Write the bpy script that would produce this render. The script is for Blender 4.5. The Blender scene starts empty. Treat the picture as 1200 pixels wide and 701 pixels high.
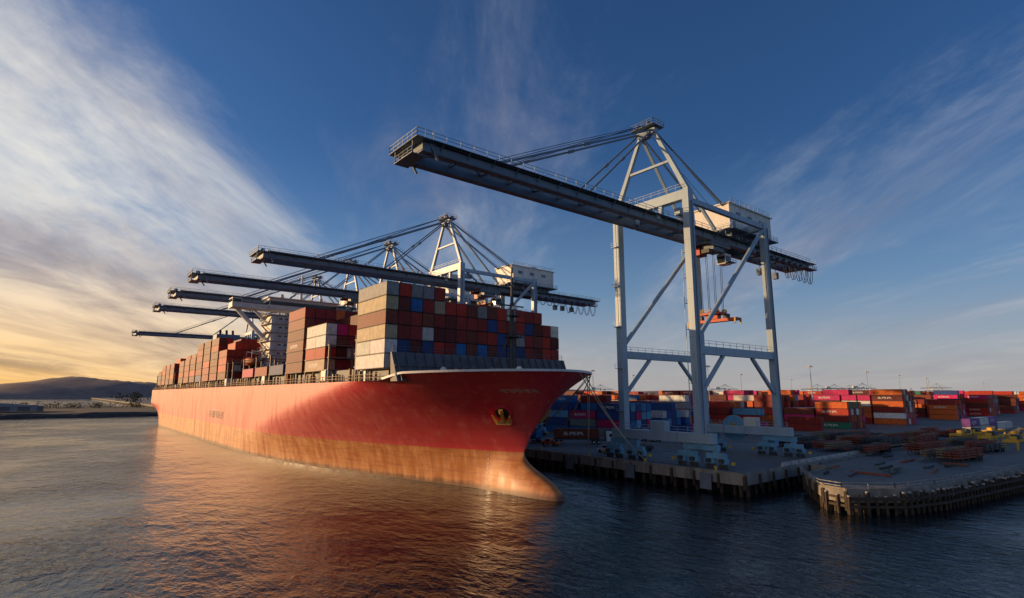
import bpy, math, random, bmesh
import numpy as np
from mathutils import Vector, Matrix
random.seed(7); np.random.seed(7)
S=bpy.context.scene
S.view_settings.view_transform='Standard'
try: S.view_settings.look='None'
except: pass
S.view_settings.exposure=0
QZ=3.5
SUN_AZ=-39.0   # clockwise from +Y
SUN_EL=8.0

# ---------------------------------------------------------------- helpers
class NT:
    def __init__(s,nt): s.nt=nt; s.n=nt.nodes; s.l=nt.links
    def node(s,t,**k):
        n=s.n.new(t)
        for a,b in k.items(): setattr(n,a,b)
        return n
    def lk(s,a,b): s.l.new(a,b)
    def setin(s,inp,v):
        if isinstance(v,bpy.types.NodeSocket): s.l.new(v,inp)
        elif v is not None: inp.default_value=v
    def math(s,op,a,b=None,c=None,clamp=False):
        n=s.node('ShaderNodeMath',operation=op); n.use_clamp=clamp
        s.setin(n.inputs[0],a)
        if b is not None: s.setin(n.inputs[1],b)
        if c is not None: s.setin(n.inputs[2],c)
        return n.outputs[0]
    def mix(s,f,a,b,bt='MIX'):
        n=s.node('ShaderNodeMixRGB',blend_type=bt)
        s.setin(n.inputs[0],f); s.setin(n.inputs[1],a if not isinstance(a,tuple) else (*a[:3],1)); s.setin(n.inputs[2],b if not isinstance(b,tuple) else (*b[:3],1))
        return n.outputs[0]
    def noise(s,vec,scale,detail=4,rough=.5,dist=0):
        n=s.node('ShaderNodeTexNoise'); 
        if vec is not None: s.lk(vec,n.inputs['Vector'])
        n.inputs['Scale'].default_value=scale; n.inputs['Detail'].default_value=detail
        n.inputs['Roughness'].default_value=rough; n.inputs['Distortion'].default_value=dist
        return n.outputs['Fac']
    def ramp(s,f,stops,interp='LINEAR'):
        n=s.node('ShaderNodeValToRGB'); s.setin(n.inputs[0],f); cr=n.color_ramp; cr.interpolation=interp
        while len(cr.elements)<len(stops): cr.elements.new(.5)
        for e,(p,c) in zip(cr.elements,stops):
            e.position=p; e.color=(c,c,c,1) if not isinstance(c,tuple) else (*c[:3],1)
        return n.outputs[0]
    def maprange(s,v,a,b,c=0,d=1,smooth=True):
        n=s.node('ShaderNodeMapRange',interpolation_type='SMOOTHSTEP' if smooth else 'LINEAR')
        s.setin(n.inputs[0],v)
        for i,x in zip((1,2,3,4),(a,b,c,d)): n.inputs[i].default_value=x
        return n.outputs[0]
    def mapping(s,vec,scale=(1,1,1),rot=(0,0,0),loc=(0,0,0)):
        n=s.node('ShaderNodeMapping'); s.lk(vec,n.inputs[0])
        n.inputs['Scale'].default_value=scale; n.inputs['Rotation'].default_value=rot; n.inputs['Location'].default_value=loc
        return n.outputs[0]
    def comb(s,x,y,z):
        n=s.node('ShaderNodeCombineXYZ'); s.setin(n.inputs[0],x); s.setin(n.inputs[1],y); s.setin(n.inputs[2],z); return n.outputs[0]
    def sep(s,v):
        n=s.node('ShaderNodeSeparateXYZ'); s.lk(v,n.inputs[0]); return n.outputs
    def bump(s,h,strength=.3,dist=.1):
        n=s.node('ShaderNodeBump'); s.lk(h,n.inputs['Height']); n.inputs['Strength'].default_value=strength; n.inputs['Distance'].default_value=dist
        return n.outputs[0]

def newmat(name):
    m=bpy.data.materials.new(name); m.use_nodes=True
    t=NT(m.node_tree); b=m.node_tree.nodes['Principled BSDF']
    return m,t,b
_mc={}
def paint(name,col,rough=.5,metal=0,var=.25,scale=.6,rust=0.0,streak=False,bump=.0):
    if name in _mc: return _mc[name]
    m,t,b=newmat(name)
    oc=t.node('ShaderNodeTexCoord').outputs['Object']
    v=t.mapping(oc,(1,1,.15)) if streak else oc
    n=t.noise(v,scale,6,.6)
    f=t.maprange(n,.3,.7,1-var,1+var*.6,False)
    c=t.mix(1,(*col,),t.comb(f,f,f),'MULTIPLY')
    if rust>0:
        n2=t.noise(v,scale*2.3,8,.7)
        c=t.mix(t.maprange(n2,.62-rust*.2,.72,0,.75),c,(.16,.07,.035))
    t.lk(c,b.inputs['Base Color'])
    b.inputs['Roughness'].default_value=rough; b.inputs['Metallic'].default_value=metal
    if bump: t.lk(t.bump(t.noise(oc,scale*6,5),bump,.05),b.inputs['Normal'])
    _mc[name]=m; return m

class MB:
    def __init__(s): s.v=[]; s.f=[]; s.m=[]; s.mats=[]
    def mi(s,mat):
        if mat not in s.mats: s.mats.append(mat)
        return s.mats.index(mat)
    def add(s,vs,fs,mat):
        o=len(s.v); s.v+= [tuple(x) for x in vs]; i=s.mi(mat)
        for f in fs: s.f.append(tuple(o+k for k in f)); s.m.append(i)
    def box(s,c,d,mat,rz=0):
        cx,cy,cz=c; a,b,h=d[0]/2,d[1]/2,d[2]/2; cr,sr=math.cos(rz),math.sin(rz)
        vs=[]
        for z in (-h,h):
            for x,y in ((-a,-b),(a,-b),(a,b),(-a,b)):
                vs.append((cx+x*cr-y*sr,cy+x*sr+y*cr,cz+z))
        s.add(vs,[(0,3,2,1),(4,5,6,7),(0,1,5,4),(1,2,6,5),(2,3,7,6),(3,0,4,7)],mat)
    def beam(s,p,q,w,h,mat,w2=None,h2=None):
        p=Vector(p);q=Vector(q);d=(q-p)
        if d.length<1e-5: return
        d.normalize()
        ref=Vector((0,0,1)) if abs(d.z)<.97 else Vector((1,0,0))
        sd=d.cross(ref).normalized(); up=sd.cross(d).normalized()
        w2=w if w2 is None else w2; h2=h if h2 is None else h2
        vs=[]
        for pt,ww,hh in ((p,w,h),(q,w2,h2)):
            for a,b in ((-1,-1),(1,-1),(1,1),(-1,1)):
                vs.append(pt+sd*(a*ww/2)+up*(b*hh/2))
        s.add(vs,[(0,3,2,1),(4,5,6,7),(0,1,5,4),(1,2,6,5),(2,3,7,6),(3,0,4,7)],mat)
    def cyl(s,p,q,r,mat,n=10,r2=None):
        p=Vector(p);q=Vector(q);d=(q-p)
        if d.length<1e-5: return
        d.normalize()
        ref=Vector((0,0,1)) if abs(d.z)<.97 else Vector((1,0,0))
        sd=d.cross(ref).normalized(); up=sd.cross(d).normalized(); r2=r if r2 is None else r2
        vs=[];
        for pt,rr in ((p,r),(q,r2)):
            for i in range(n):
                a=2*math.pi*i/n; vs.append(pt+sd*math.cos(a)*rr+up*math.sin(a)*rr)
        fs=[(i,(i+1)%n,n+(i+1)%n,n+i) for i in range(n)]+[tuple(range(n-1,-1,-1)),tuple(range(n,2*n))]
        s.add(vs,fs,mat)
    def chain(s,pts,r,mat,n=5):
        for a,b in zip(pts[:-1],pts[1:]): s.cyl(a,b,r,mat,n)
    def rail(s,p,q,mat,h=1.1,step=3,t=.06):
        p=Vector(p);q=Vector(q);L=(q-p).length;n=max(1,int(L/step))
        for i in range(n+1):
            a=p.lerp(q,i/n); s.beam(a,a+Vector((0,0,h)),t,t,mat)
        for k in (h*.5,h): s.beam(p+Vector((0,0,k)),q+Vector((0,0,k)),t,t,mat)
    def obj(s,name,parent=None,smooth=False,bevel=0):
        me=bpy.data.meshes.new(name); off=parent.location if parent else Vector((0,0,0))
        me.from_pydata([(x-off.x,y-off.y,z-off.z) for x,y,z in s.v],[],s.f)
        for m in s.mats: me.materials.append(m)
        me.polygons.foreach_set('material_index',s.m)
        if smooth: me.polygons.foreach_set('use_smooth',[True]*len(me.polygons))
        me.update()
        o=bpy.data.objects.new(name,me); S.collection.objects.link(o)
        if parent: o.parent=parent
        return o
def empty(name,loc=(0,0,0)):
    o=bpy.data.objects.new(name,None); o.location=loc; S.collection.objects.link(o); return o

# ---------------------------------------------------------------- world
W=bpy.data.worlds.new("World"); S.world=W; W.use_nodes=True
t=NT(W.node_tree); bg=W.node_tree.nodes['Background']
sky=t.node('ShaderNodeTexSky',sky_type='NISHITA'); sky.sun_disc=False
sky.sun_elevation=math.radians(SUN_EL); sky.sun_rotation=math.radians(SUN_AZ)
sky.air_density=1.0; sky.dust_density=1.0; sky.ozone_density=3.2
gen=t.node('ShaderNodeTexCoord').outputs['Generated']
rot=t.mapping(gen,rot=(0,0,math.radians(38.8)))
rx,ry,rz=t.sep(rot)
zc=t.math('MAXIMUM',rz,0.0)
den=t.math('ADD',zc,.12)
b_=t.math('DIVIDE',rx,den); a_=t.math('DIVIDE',ry,den)
b2=t.math('ADD',b_,t.math('MULTIPLY',a_,.06))
pv=t.comb(b2,t.math('MULTIPLY',a_,.27),0.0)
warpn=t.node('ShaderNodeTexNoise'); t.lk(pv,warpn.inputs['Vector']); warpn.inputs['Scale'].default_value=.9; warpn.inputs['Detail'].default_value=2
wv=t.node('ShaderNodeVectorMath',operation='MULTIPLY_ADD'); t.lk(warpn.outputs['Color'],wv.inputs[0]); wv.inputs[1].default_value=(.7,.9,0); t.lk(pv,wv.inputs[2])
n1=t.noise(wv.outputs[0],1.25,7,.54)
n2=t.noise(t.mapping(wv.outputs[0],(1.6,2.6,1),loc=(3,1,0)),4.0,10,.66)
n3=t.noise(t.mapping(wv.outputs[0],(1,1.6,1),loc=(7,4,0)),1.2,6,.6)
n5=t.noise(t.mapping(wv.outputs[0],(3.5,3.5,1),loc=(1,9,0)),5.0,6,.6)
dens=t.math('ADD',t.math('MULTIPLY',n1,.62),t.math('ADD',t.math('MULTIPLY',n2,.28),t.math('MULTIPLY',n5,.10)))
bias=t.ramp(t.maprange(b2,-3,3,0,1,False),[(0,.70),(.24,.68),(.34,.62),(.39,.37),(.44,.41),(.50,.50),(.56,.43),(.62,.36),(.69,.42),(.75,.47),(.82,.38),(1,.42)],'B_SPLINE')
dd=t.math('ADD',dens,t.math('SUBTRACT',bias,.42))
dd=t.math('SUBTRACT',dd,t.maprange(rz,.36,.60,0,.10))
mask=t.maprange(dd,.43,.84,0,1)
mask=t.math('MULTIPLY',mask,t.maprange(rz,-.01,.05,.3,.96))
sa=math.radians(SUN_AZ-38.8); 
sdir=(math.sin(sa),math.cos(sa),.1)
dp=t.node('ShaderNodeVectorMath',operation='DOT_PRODUCT'); t.lk(rot,dp.inputs[0]); dp.inputs[1].default_value=sdir
prox=t.maprange(dp.outputs['Value'],.0,1.0,0,1)
low=t.maprange(rz,.0,.36,1,0)
warm=t.math('MULTIPLY',t.math('MULTIPLY_ADD',prox,.85,.15),low,clamp=True)
shade=t.maprange(n3,.32,.64,.42,1.05)
ccol=t.mix(warm,(.48,.53,.61),(1.18,.74,.27))
ccol=t.mix(t.math('MULTIPLY',prox,t.math('SUBTRACT',1,warm)),ccol,(.86,.82,.74))
ccol=t.mix(1,ccol,t.comb(shade,shade,t.math('POWER',shade,.75)),'MULTIPLY')
SK=.092
base=t.mix(1,sky.outputs[0],(SK*.70,SK*1.0,SK*1.40),'MULTIPLY')
base=t.mix(t.maprange(rz,.0,.42,.55,0),base,(.30,.43,.58))
haze=t.math('MULTIPLY',t.maprange(rz,-.02,.19,1,0),t.math('MULTIPLY_ADD',prox,.78,.45),clamp=True)
hcol=t.mix(prox,(.68,.52,.41),(1.2,.66,.16))
base=t.mix(haze,base,hcol)
final=t.mix(mask,base,ccol)
t.lk(final,bg.inputs['Color']); bg.inputs['Strength'].default_value=1.0

# ---------------------------------------------------------------- sun
sl=bpy.data.lights.new('sun','SUN'); sl.energy=5.0; sl.angle=math.radians(.5); sl.color=(1,.62,.30)
so=bpy.data.objects.new('sun',sl); S.collection.objects.link(so)
az=math.radians(SUN_AZ); el=math.radians(SUN_EL)
sd=Vector((math.sin(az)*math.cos(el),math.cos(az)*math.cos(el),math.sin(el)))
so.rotation_euler=(-sd).to_track_quat('-Z','Y').to_euler(); so.location=(-200,100,150)

# ---------------------------------------------------------------- camera
cd=bpy.data.cameras.new('camera'); cd.lens=19.5; cd.sensor_width=36; cd.clip_end=30000; cd.clip_start=.5
co=bpy.data.objects.new('camera',cd); S.collection.objects.link(co)
co.location=(-91.1,0,17); co.rotation_euler=(math.radians(90+9.73),0,math.radians(-38.8)); S.camera=co

# ---------------------------------------------------------------- water
m,t,b=newmat('harbour_water')
oc=t.node('ShaderNodeTexCoord').outputs['Object']
w0=t.noise(t.mapping(oc,(1,1,1),rot=(0,0,.5)),.03,4,.55)
w1=t.noise(t.mapping(oc,(1,.5,1),rot=(0,0,-.5)),.32,2,.45,.4)
w2=t.noise(t.mapping(oc,(1,.55,1),rot=(0,0,-.9)),1.0,4,.6,.3)
w3=t.noise(t.mapping(oc,(1,.8,1),rot=(0,0,.3)),3.2,3,.55)
amp=t.maprange(w0,.35,.65,.5,1.3)
h=t.math('ADD',t.math('MULTIPLY',w1,.50),t.math('ADD',t.math('MULTIPLY',w2,.36),t.math('MULTIPLY',w3,.06)))
h=t.math('MULTIPLY',h,amp)
t.lk(t.bump(h,.8,.85),b.inputs['Normal'])
b.inputs['Base Color'].default_value=(.003,.009,.014,1); b.inputs['Roughness'].default_value=.045; b.inputs['IOR'].default_value=1.33
b.inputs['Specular IOR Level'].default_value=.42
water=m
mb=MB(); mb.add([(-9000,-3000,0),(9000,-3000,0),(9000,12000,0),(-9000,12000,0)],[(0,1,2,3)],water); mb.obj('water')

# ---------------------------------------------------------------- ground materials
def ground_mat(name,c1,c2,c3,sc=.08,joint=7.5):
    m,t,b=newmat(name); oc=t.node('ShaderNodeTexCoord').outputs['Object']
    n=t.noise(oc,sc,8,.6,.5); n2=t.noise(t.mapping(oc,(1,.12,1)),sc*4,6,.6); n3=t.noise(oc,2.5,6,.7); n4=t.noise(oc,sc*5,5,.7,1.5)
    c=t.mix(t.maprange(n,.35,.65),c1,c2); c=t.mix(t.maprange(n2,.55,.75,0,.7),c,c3)
    c=t.mix(t.maprange(n4,.58,.66,0,.6),c,c3)
    f=t.maprange(n3,.3,.7,.75,1.2,False); c=t.mix(1,c,t.comb(f,f,f),'MULTIPLY')
    br=t.node('ShaderNodeTexBrick'); t.lk(oc,br.inputs['Vector']); br.inputs['Scale'].default_value=1; br.offset=.3
    br.inputs['Brick Width'].default_value=joint; br.inputs['Row Height'].default_value=joint; br.inputs['Mortar Size'].default_value=.06
    c=t.mix(t.math('MULTIPLY',br.outputs['Fac'],.55),c,(.02,.02,.02))
    t.lk(c,b.inputs['Base Color']); t.lk(t.maprange(n,.3,.7,.5,.95),b.inputs['Roughness']); t.lk(t.bump(n3,.3,.05),b.inputs['Normal'])
    return m
asph=ground_mat('yard_asphalt',(.12,.11,.10),(.21,.19,.165),(.05,.047,.044))
conc=ground_mat('pier_concrete',(.13,.12,.105),(.24,.215,.185),(.055,.05,.045),.11,9)
fascia=paint('quay_fascia_concrete',(.30,.27,.23),.9,var=.5,scale=.5,streak=True,rust=.35)
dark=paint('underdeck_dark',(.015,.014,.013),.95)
pile=paint('pile_timber',(.07,.05,.035),.9,var=.5,scale=1.2)
steel_dk=paint('dark_steel',(.05,.055,.06),.55)
white=paint('white_paint',(.74,.73,.70),.45,var=.12)
yellow=paint('yellow_paint',(.72,.42,.03),.5)
black=paint('black_rubber',(.02,.02,.02),.8)
redp=paint('spreader_red',(.55,.08,.03),.5)
linem=paint('worn_line_paint',(.42,.40,.34),.8,var=.7,scale=2)

def slab(name,poly,z,top,edges,th=1.7):
    mb=MB(); n=len(poly)
    mb.add([(x,y,z) for x,y in poly],[tuple(range(n))],top)
    for i in edges:
        p=poly[i];q=poly[(i+1)%n]
        mb.add([(p[0],p[1],z),(q[0],q[1],z),(q[0],q[1],z-th),(p[0],p[1],z-th)],[(0,1,2,3)],fascia)
        P=Vector((*p,0));Q=Vector((*q,0));d=(Q-P); L=d.length; d.normalize(); nrm=Vector((-d.y,d.x,0))
        cen=Vector((sum(a for a,_ in poly)/n,sum(a for _,a in poly)/n,0))
        if (cen-P).dot(nrm)<0: nrm=-nrm
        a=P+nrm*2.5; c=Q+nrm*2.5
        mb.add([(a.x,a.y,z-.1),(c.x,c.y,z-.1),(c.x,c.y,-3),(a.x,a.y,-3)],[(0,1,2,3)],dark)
        LL=min(L,420); k=int(LL/2.4)
        S0,dd_=(P,d) if P.length<Q.length else (Q,-d)
        for j in range(k+1):
            s_=S0+dd_*j*2.4
            w=s_+nrm*.8
            mb.cyl((w.x,w.y,-3),(w.x,w.y,z-th+.02),.34,pile,8)
            w=s_-nrm*.16
            if j%2==0: mb.beam((w.x,w.y,z-th-.6-random.random()*.5),(w.x,w.y,z-.12),.4,.28,pile)
        e0=P+nrm*.3; e1=Q+nrm*.3
        mb.beam((e0.x,e0.y,z+.14),(e1.x,e1.y,z+.14),.32,.28,fascia)
    return mb.obj(name)
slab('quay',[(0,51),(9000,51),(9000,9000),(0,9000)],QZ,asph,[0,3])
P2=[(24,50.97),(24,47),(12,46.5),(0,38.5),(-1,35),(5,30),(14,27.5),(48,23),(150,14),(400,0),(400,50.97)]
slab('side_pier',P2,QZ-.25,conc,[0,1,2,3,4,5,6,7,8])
mb=MB()
def ppoly(pts,step):
    for p,q in zip(pts[:-1],pts[1:]):
        P=Vector((*p,0));Q=Vector((*q,0));L=(Q-P).length;k=int(L/step)
        for j in range(k): yield P.lerp(Q,j/k)
capm=paint('pale_cap',(.50,.47,.42),.85,var=.5,scale=1.5)
for w in ppoly(P2[1:9],1.25):
    o=Vector((-.25,-.42,0)); zt=QZ-.7+random.uniform(-.35,.25)
    lx,ly=random.uniform(-.12,.12),random.uniform(-.12,.12)
    mb.cyl((w.x+o.x+lx,w.y+o.y+ly,-2),(w.x+o.x,w.y+o.y,zt),.2+random.random()*.05,pile,7)
    mb.cyl((w.x+o.x,w.y+o.y,zt),(w.x+o.x,w.y+o.y,zt+.12+.15*random.random()),.24,capm if random.random()<.75 else pile,7)
for zz in (1.1,2.2):
    for p,q in zip(P2[1:8],P2[2:9]): mb.beam((p[0]-.15,p[1]-.7,zz),(q[0]-.15,q[1]-.7,zz),.22,.35,pile)
mb.obj('timber_fender')

mb=MB()
for X in (4,34.5):
    for k in (-.12,.12): mb.box((X+k,550,QZ+.03),(.08,990,.06),steel_dk)
    for k in (-.9,.9): mb.box((X+k,550,QZ+.004),(.15,990,.004),linem)
mb.obj('crane_rail')
mb=MB()
for X in (11,15,19,23,27): 
    for j in range(60): mb.box((X,60+j*9,QZ+.004),(.14,5,.004),linem)
for X in (42,47): mb.box((X,500,QZ+.004),(.18,880,.004),linem)
for i in range(40): mb.box((60+i*4,66,QZ+.004),(.14,12,.004),linem)
mb.obj('pavement_marking')

# ---------------------------------------------------------------- containers
def cont_mat():
    m,t,b=newmat('container_paint')
    at=t.node('ShaderNodeAttribute'); at.attribute_name='Col'
    uv=t.node('ShaderNodeTexCoord').outputs['UV']; ux,uy,_=t.sep(uv)
    oc=t.node('ShaderNodeTexCoord').outputs['Object']
    wave=t.math('SINE',t.math('MULTIPLY',ux,2*math.pi/.36))
    n=t.noise(oc,.9,6,.65); n2=t.noise(t.mapping(oc,(1,1,.2)),3,6,.7)
    f=t.maprange(n,.3,.7,.68,1.15,False); f=t.math('MULTIPLY',f,t.math('MULTIPLY_ADD',wave,.10,.95))
    c=t.mix(1,at.outputs['Color'],t.comb(f,f,f),'MULTIPLY')
    e=t.math('MINIMUM',uy,t.math('SUBTRACT',2.55,uy)); em=t.math('LESS_THAN',e,.13)
    e2=t.math('LESS_THAN',ux,.16)
    c=t.mix(t.math('MULTIPLY',t.math('MAXIMUM',em,e2),.6),c,(.015,.012,.012))
    inr=t.math('MULTIPLY',t.math('MULTIPLY',t.math('GREATER_THAN',ux,2.5),t.math('LESS_THAN',ux,8.2)),t.math('MULTIPLY',t.math('GREATER_THAN',uy,.85),t.math('LESS_THAN',uy,1.75)))
    let=t.math('GREATER_THAN',t.noise(t.mapping(uv,(1.2,.5,1)),1.6,1,.3),.47)
    lm=t.math('MULTIPLY',t.math('MULTIPLY',inr,let),t.math('GREATER_THAN',at.outputs['Alpha'],.5))
    c=t.mix(t.math('MULTIPLY',lm,.7),c,(.60,.60,.57))
    c=t.mix(t.maprange(n2,.60,.75,0,.6),c,(.10,.045,.03))
    t.lk(c,b.inputs['Base Color']); b.inputs['Roughness'].default_value=.6
    b.inputs['Specular IOR Level'].default_value=.35
    t.lk(t.bump(wave,.5,.03),b.inputs['Normal'])
    return m
CM=cont_mat()
class CB:
    def __init__(s): s.b=[]
    def add(s,x,y,z,lx,ly,lz,col,logo=0): s.b.append((x,y,z,lx,ly,lz,col,logo))
    def obj(s,name,parent=None):
        off=parent.location if parent else Vector((0,0,0)); vs=[];fs=[];uv=[];cl=[]
        for (x,y,z,lx,ly,lz,c,lg) in s.b:
            o=len(vs); x-=off.x;y-=off.y;z-=off.z
            vs+=[(x,y,z),(x+lx,y,z),(x+lx,y+ly,z),(x,y+ly,z),(x,y,z+lz),(x+lx,y,z+lz),(x+lx,y+ly,z+lz),(x,y+ly,z+lz)]
            for f,uw in (((0,1,5,4),lx),((1,2,6,5),ly),((2,3,7,6),lx),((3,0,4,7),ly)):
                fs.append(tuple(o+k for k in f)); uv+=[(0,0),(uw,0),(uw,lz),(0,lz)]; cl+=[(*c,lg if uw>5 else 0)]*4
            fs.append((o+4,o+5,o+6,o+7)); uv+=[(.3,.3),(lx,.3),(lx,1.2),(.3,1.2)]; cl+=[(*c,0)]*4
            fs.append((o+3,o+2,o+1,o)); uv+=[(.3,.3)]*4; cl+=[(*c,0)]*4
        me=bpy.data.meshes.new(name); me.from_pydata(vs,[],fs)
        l=me.uv_layers.new(name='UVMap'); l.data.foreach_set('uv',np.array(uv,dtype=np.float32).ravel())
        a=me.attributes.new('Col','FLOAT_COLOR','CORNER'); a.data.foreach_set('color',np.array(cl,dtype=np.float32).ravel())
        me.materials.append(CM); me.update()
        ob=bpy.data.objects.new(name,me); S.collection.objects.link(ob)
        if parent: ob.parent=parent
        return ob
C=dict(mar=(.30,.022,.016),red=(.52,.03,.014),brn=(.19,.038,.02),org=(.64,.13,.02),nvy=(.016,.06,.22),blu=(.015,.15,.42),sky=(.12,.34,.52),
       wht=(.72,.70,.66),bei=(.50,.38,.24),gry=(.26,.27,.28),mag=(.62,.015,.15),grn=(.03,.22,.12),yel=(.66,.40,.05),blk=(.03,.03,.035),dmr=(.13,.016,.012))
def jit(c,k=.18):
    f=1+random.uniform(-k,k); return tuple(max(.005,v*f*(1+random.uniform(-.05,.05))) for v in c)
def pick(w):
    ks=list(w); return C[random.choices(ks,[w[k] for k in ks])[0]]

# ---------------------------------------------------------------- ship
XC=-26.0; HB=21.5; Y0=64.0; Y1=402.0
ship=empty('container_ship',(XC,Y0,0))
def ys(z):
    return float(np.interp(z,[-3,-1,0,1,2,3,4,5,6,7,10,14,17.5,21],[68,67.4,67.6,68.3,69.8,72,74.6,76.6,77.4,77.5,75.6,72.3,69.1,66.3]))
def hbf(Y,z):
    w=min(1,max(0,z/20.5))**1.6
    L=108*(1-w)+31.5*w; y0=ys(z) if z>=7 else 77.5
    tt=min(1,max(0,(Y-y0)/L)); n=1.7*(1-w)+2.3*w; mm=1.0*(1-w)+.6*w
    main=HB*(1-(1-tt)**n)**mm
    bb=0
    if z<6.5:
        bw=3.3*math.sqrt(max(0,1-((z+1.5)/8)**2)); yc=83; yb=ys(z)
        if Y<yc: bb=bw*math.sqrt(max(0,1-((yc-Y)/(yc-yb))**2))
        else: bb=bw*max(0,1-(Y-yc)/25)
    r=(main**3+bb**3)**(1/3)
    if Y>355 and z<11: r*=1-.55*((Y-355)/47)**2*(1-z/11)
    return r
def ztop(Y): return float(np.interp(Y,[64,86,92,400],[20.8,20.5,19.4,19.4]))
m,t,b=newmat('hull_paint')
oc=t.node('ShaderNodeTexCoord').outputs['Object']; ox,oy,oz=t.sep(oc)
nn=t.noise(t.mapping(oc,(1,1,.12)),.55,7,.65); nb=t.noise(oc,.06,4,.5); nf=t.noise(t.mapping(oc,(.15,.15,1.5)),1.0,6,.6)
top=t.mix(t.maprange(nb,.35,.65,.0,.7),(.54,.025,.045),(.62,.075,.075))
# sunlit side plating: light painted into the colour, paler towards aft
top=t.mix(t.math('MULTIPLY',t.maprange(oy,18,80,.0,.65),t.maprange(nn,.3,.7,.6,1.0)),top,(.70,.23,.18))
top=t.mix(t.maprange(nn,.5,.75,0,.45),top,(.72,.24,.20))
bot=t.mix(t.maprange(nn,.35,.7),(.50,.18,.055),(.68,.32,.12)); bot=t.mix(t.maprange(nf,.45,.7,0,.55),bot,(.36,.11,.04))
zz=t.math('ADD',oz,t.math('MULTIPLY_ADD',nf,.25,-.12))
wl=t.maprange(zz,6.75,6.95)
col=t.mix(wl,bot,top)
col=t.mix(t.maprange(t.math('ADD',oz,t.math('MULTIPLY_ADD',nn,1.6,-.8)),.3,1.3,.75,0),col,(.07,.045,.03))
br=t.node('ShaderNodeTexBrick'); t.lk(t.comb(oy,oz,0.),br.inputs['Vector']); br.inputs['Scale'].default_value=1
br.inputs['Brick Width'].default_value=11; br.inputs['Row Height'].default_value=2.7; br.inputs['Mortar Size'].default_value=.05
col=t.mix(t.math('MULTIPLY',br.outputs['Fac'],.25),col,(.10,.03,.02))
rr=t.noise(t.mapping(oc,(1.4,1.4,.06)),1.0,5,.6)
col=t.mix(t.maprange(rr,.62,.78,0,.6),col,(.22,.08,.04))
sc=t.noise(t.mapping(oc,(.25,.25,.9)),1.3,7,.75)
col=t.mix(t.math('MULTIPLY',t.maprange(sc,.58,.70,0,.55),t.maprange(oz,14,8)),col,(.30,.12,.10))
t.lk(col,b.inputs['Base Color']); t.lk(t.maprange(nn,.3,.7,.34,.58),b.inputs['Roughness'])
pl=t.math('ADD',t.math('MULTIPLY',nb,2.0),t.math('MULTIPLY',br.outputs['Fac'],-.3)); t.lk(t.bump(pl,.25,.15),b.inputs['Normal'])
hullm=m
zs=[-2.5,-1,-.3,.3,1,1.6,2.2,2.8,3.4,4,4.6,5.2,5.8,6.4,7]+list(np.linspace(8,20.8,15))
NJ=90; ss=[(j/NJ)**2.4 for j in range(NJ+1)]
mb=MB(); vs=[];fs=[]
for side in (-1,1):
    o=len(vs)
    for z in zs:
        y_s=ys(z)
        for s_ in ss:
            Y=y_s+(Y1-y_s)*s_; zz_=min(z,ztop(Y)-(20.8-z)*.02); vs.append((XC+side*hbf(Y,z),Y,zz_))
    n=NJ+1
    for i in range(len(zs)-1):
        for j in range(NJ):
            q=(o+i*n+j,o+i*n+j+1,o+(i+1)*n+j+1,o+(i+1)*n+j)
            fs.append(q if side>0 else q[::-1])
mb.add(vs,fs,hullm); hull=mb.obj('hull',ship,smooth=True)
bm=bmesh.new(); bm.from_mesh(hull.data); bmesh.ops.remove_doubles(bm,verts=bm.verts,dist=.004); bm.to_mesh(hull.data); bm.free()
hull.data.polygons.foreach_set('use_smooth',[True]*len(hull.data.polygons))
mb=MB(); deckm=paint('deck_paint',(.22,.06,.045),.7,var=.3)
pts=[(XC-hbf(Y1,z),Y1-.01,min(z,19.4)) for z in zs[:-3]]+[(XC+hbf(Y1,z),Y1-.01,min(z,19.4)) for z in zs[:-3][::-1]]
mb.add(pts,[tuple(range(len(pts)))],hullm)
yl=[67.8,69,71,73,76,80,85,90,96,110,150,402]
for a,c in zip(yl[:-1],yl[1:]):
    ha=max(0,hbf(a,19.2)-.15);hc=hbf(c,19.2)-.15
    mb.add([(XC-ha,a,19.1),(XC+ha,a,19.1),(XC+hc,c,19.1),(XC-hc,c,19.1)],[(0,1,2,3)],deckm)
mb.obj('deck',ship)
mb=MB()
ysT=ys(20.8)
for side in (-1,1):
    yy=[ysT]+[ysT+24.6*(k/40)**1.6 for k in range(1,41)]
    for a,c in zip(yy[:-1],yy[1:]):
        mb.beam((XC+side*hbf(a,20.8),a,ztop(a)+.10),(XC+side*hbf(c,20.8),c,ztop(c)+.10),.4,.38,white)
mb.obj('bulwark_cap',ship)
mb=MB(); railm=paint('ship_rail',(.34,.22,.14),.7); gold=paint('deck_fitting_ochre',(.42,.24,.08),.7)
for side in (-1,1):
    mb.rail((XC+side*(HB-.3),92,19.4),(XC+side*(HB-.3),400,19.4),railm,1.2,2.0,.09)
    for k in range(150):
        y=96+k*2; 
        if random.random()<.7: mb.box((XC+side*(HB-random.uniform(.9,1.5)),y+random.uniform(-.6,.6),20.4),(.5,random.uniform(.2,.9),random.uniform(1.4,3.4)),random.choice([railm,steel_dk,gold,deckm,steel_dk,white if random.random()<.3 else gold]))
for k in range(6):
    mb.box((XC-HB+1.2,120+k*46,21.0),(1.6,2.6,2.4),random.choice([white,gold]))
mb.obj('side_rail',ship)
mb=MB(); bwm=paint('breakwater_grey',(.12,.13,.145),.6,var=.3,rust=.2)
mb.add([(XC-20.6,86.5,19.2),(XC+20.6,86.5,19.2),(XC+20.8,88.6,24.3),(XC-20.8,88.6,24.3)],[(0,1,2,3)],bwm)
mb.add([(XC-20.6,89.0,19.2),(XC-20.6,86.5,19.2),(XC-20.8,88.6,24.3),(XC-20.8,89.0,24.3)],[(0,1,2,3)],bwm)
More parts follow.
